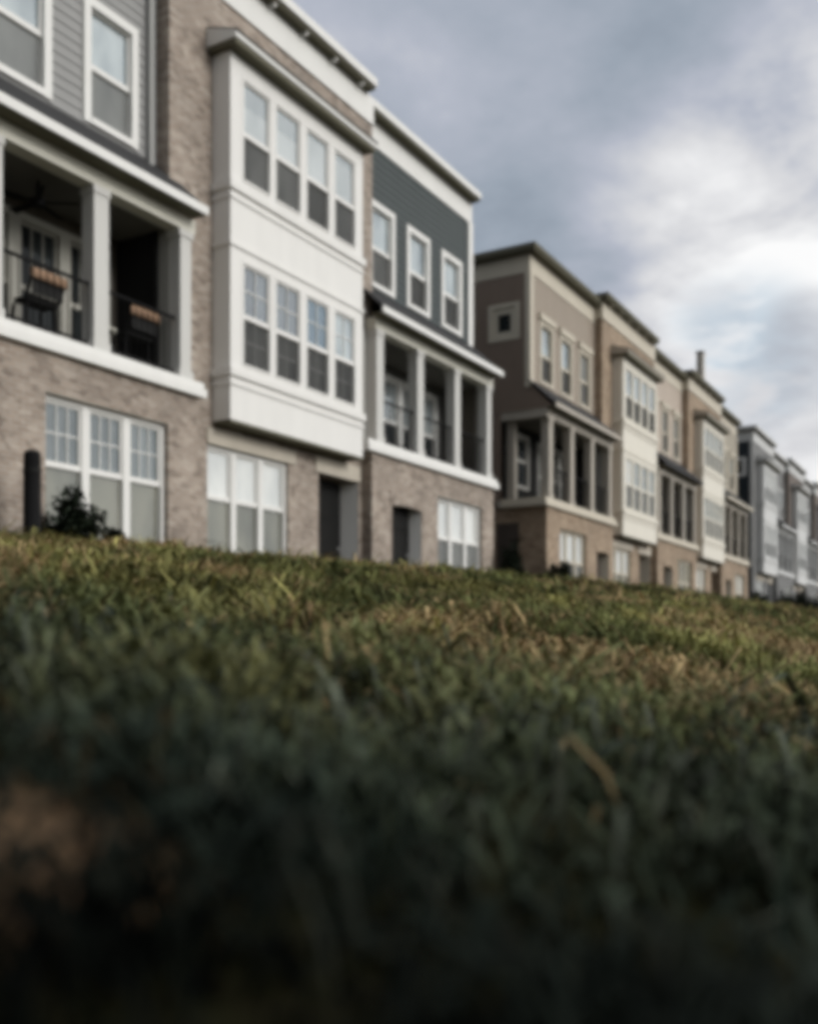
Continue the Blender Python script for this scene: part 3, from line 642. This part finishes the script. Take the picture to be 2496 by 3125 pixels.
w = bpy.data.worlds.new('World'); sc.world = w; w.use_nodes = True; nt = w.node_tree
bg = nt.nodes['Background']
tc = N(nt, 'ShaderNodeTexCoord')
sky = N(nt, 'ShaderNodeTexSky', sky_type='NISHITA', sun_disc=False, sun_elevation=math.asin(SUN[2]), sun_rotation=math.atan2(SUN[0], SUN[1]))
sky.air_density = 1.2; sky.dust_density = 1.5
skc = N(nt, 'ShaderNodeVectorMath', operation='SCALE'); L(nt, sky.outputs[0], skc.inputs[0]); skc.inputs['Scale'].default_value = 1.0
nrm = N(nt, 'ShaderNodeVectorMath', operation='NORMALIZE'); L(nt, tc.outputs['Generated'], nrm.inputs[0])
sp = N(nt, 'ShaderNodeSeparateXYZ'); L(nt, nrm.outputs[0], sp.inputs[0])
zz = N(nt, 'ShaderNodeMath', operation='MAXIMUM'); L(nt, sp.outputs[2], zz.inputs[0]); zz.inputs[1].default_value = 0
za = N(nt, 'ShaderNodeMath', operation='ADD'); L(nt, zz.outputs[0], za.inputs[0]); za.inputs[1].default_value = .16
pl = N(nt, 'ShaderNodeVectorMath', operation='DIVIDE'); L(nt, nrm.outputs[0], pl.inputs[0])
cz = N(nt, 'ShaderNodeCombineXYZ'); [L(nt, za.outputs[0], cz.inputs[i]) for i in range(2)]; cz.inputs[2].default_value = 1; L(nt, cz.outputs[0], pl.inputs[1])
mp = N(nt, 'ShaderNodeMapping'); L(nt, pl.outputs[0], mp.inputs[0]); mp.inputs['Scale'].default_value = (1, 1, 0); mp.inputs['Location'].default_value = (3.1, 1.7, 0)
n1 = N(nt, 'ShaderNodeTexNoise', i_Scale=1.15, i_Detail=7.0, i_Roughness=.52, i_Distortion=.35); L(nt, mp.outputs[0], n1.inputs[0])
n2 = N(nt, 'ShaderNodeTexNoise', i_Scale=3.2, i_Detail=5.0, i_Roughness=.55, i_Distortion=.2); L(nt, mp.outputs[0], n2.inputs[0])
def math_(op, a, b, clamp=False):
    n = N(nt, 'ShaderNodeMath', operation=op, use_clamp=clamp)
    for i, v in enumerate((a, b)):
        if hasattr(v, 'is_output'): L(nt, v, n.inputs[i])
        else: n.inputs[i].default_value = v
    return n.outputs[0]
def lobe(d, lo, hi):
    """1 towards compass direction d, fading out"""
    d = np.array(d, float); d /= np.linalg.norm(d)
    n = N(nt, 'ShaderNodeVectorMath', operation='DOT_PRODUCT'); L(nt, nrm.outputs[0], n.inputs[0]); n.inputs[1].default_value = tuple(d)
    m = N(nt, 'ShaderNodeMapRange', i_1=lo, i_2=hi, interpolation_type='SMOOTHSTEP'); L(nt, n.outputs['Value'], m.inputs[0])
    return m.outputs[0]
bright = lobe((1.042, .10, .34), .956, .999)             # the light break low over the far end of the row
back = lobe((.40, -.82, .42), .42, 1.0)                    # unseen sky behind the camera, brightened to light the house fronts
n3 = N(nt, 'ShaderNodeTexNoise', i_Scale=8.0, i_Detail=6.0, i_Roughness=.6); L(nt, mp.outputs[0], n3.inputs[0])
def ctr(n, k): return math_('MULTIPLY', math_('SUBTRACT', n.outputs[0], .5), k)
amp = math_('ADD', .68, math_('MULTIPLY', bright, .95))
det = math_('ADD', math_('ADD', ctr(n1, .75), ctr(n2, .75)), ctr(n3, .28))
t1 = math_('ADD', math_('ADD', .395, math_('MULTIPLY', bright, .53)), math_('MULTIPLY', det, amp), True)
rp = N(nt, 'ShaderNodeValToRGB'); cr = rp.color_ramp
for e_, (p_, c_) in zip([cr.elements[0], cr.elements[1], cr.elements.new(.5), cr.elements.new(.5), cr.elements.new(.5)],
        ((.15, (.22, .26, .32)), (1.0, (.93, .93, .92)), (.34, (.335, .385, .455)), (.52, (.47, .50, .58)), (.72, (.71, .715, .74)))):
    e_.position = p_; e_.color = (*c_, 1)
L(nt, t1, rp.inputs[0])
gap = math_('MULTIPLY', lobe((1.0315, .216, .284), .9955, .9999), N(nt, 'ShaderNodeMapRange', i_1=.40, i_2=.55).outputs[0])
gr_ = gap.node.inputs[1].links[0].from_node; L(nt, n2.outputs[0], gr_.inputs[0])
bl = mixc(nt, math_('MULTIPLY', gap, .75, True), rp.outputs[0], (.44, .56, .67))
for d_, lo_, k_ in (((1.056, .175, .235), .9968, .5), ((1.066, .158, .312), .9988, .6), ((1.02, .235, .325), .9992, .2)):
    bl = mixc(nt, math_('MULTIPLY', lobe(d_, lo_, .9999), math_('MULTIPLY', math_('MULTIPLY', n3.outputs[0], 1.7), k_), True), bl, (.42, .425, .475))
bk_ = mixc(nt, math_('MULTIPLY', back, .85), bl, (2.1, 2.07, 2.0))
west = lobe((-1, -.25, .05), -.05, .75)  # unseen sky to the left, darkened to shade the left-facing walls
bk_ = mixc(nt, math_('MULTIPLY', west, .9), bk_, (.35, .36, .375))
# veil: a share of the clear Nishita sky shows through everywhere
SKY_S = .07
sk2 = N(nt, 'ShaderNodeVectorMath', operation='SCALE'); L(nt, bk_, sk2.inputs[0]); sk2.inputs['Scale'].default_value = .97/SKY_S
fin = N(nt, 'ShaderNodeVectorMath', operation='ADD'); 
sk3 = N(nt, 'ShaderNodeVectorMath', operation='SCALE'); L(nt, sky.outputs[0], sk3.inputs[0]); sk3.inputs['Scale'].default_value = .03
L(nt, sk2.outputs[0], fin.inputs[0]); L(nt, sk3.outputs[0], fin.inputs[1])
L(nt, fin.outputs[0], bg.inputs[0]); bg.inputs[1].default_value = SKY_S

# ------------------------------------------------------------------ camera
cd = bpy.data.cameras.new('camera'); co = bpy.data.objects.new('camera', cd); col.objects.link(co); sc.camera = co
co.location = (0, 0, 0); co.rotation_euler = (R(90), 0, R(30.3-90))
cd.sensor_fit = 'VERTICAL'; cd.sensor_height = 36; cd.lens = 34.9; cd.shift_y = .1275
cd.clip_start = .02; cd.clip_end = 6000
cd.dof.use_dof = True; cd.dof.focus_distance = 6.5; cd.dof.aperture_fstop = 1.25; cd.dof.aperture_blades = 0

sc.view_settings.view_transform = 'Standard'; sc.view_settings.look = 'None'; sc.view_settings.exposure = 0; sc.view_settings.gamma = 1
sc.render.engine = 'CYCLES'; sc.cycles.use_denoising = True; sc.cycles.max_bounces = 6; sc.cycles.filter_width = 5.6
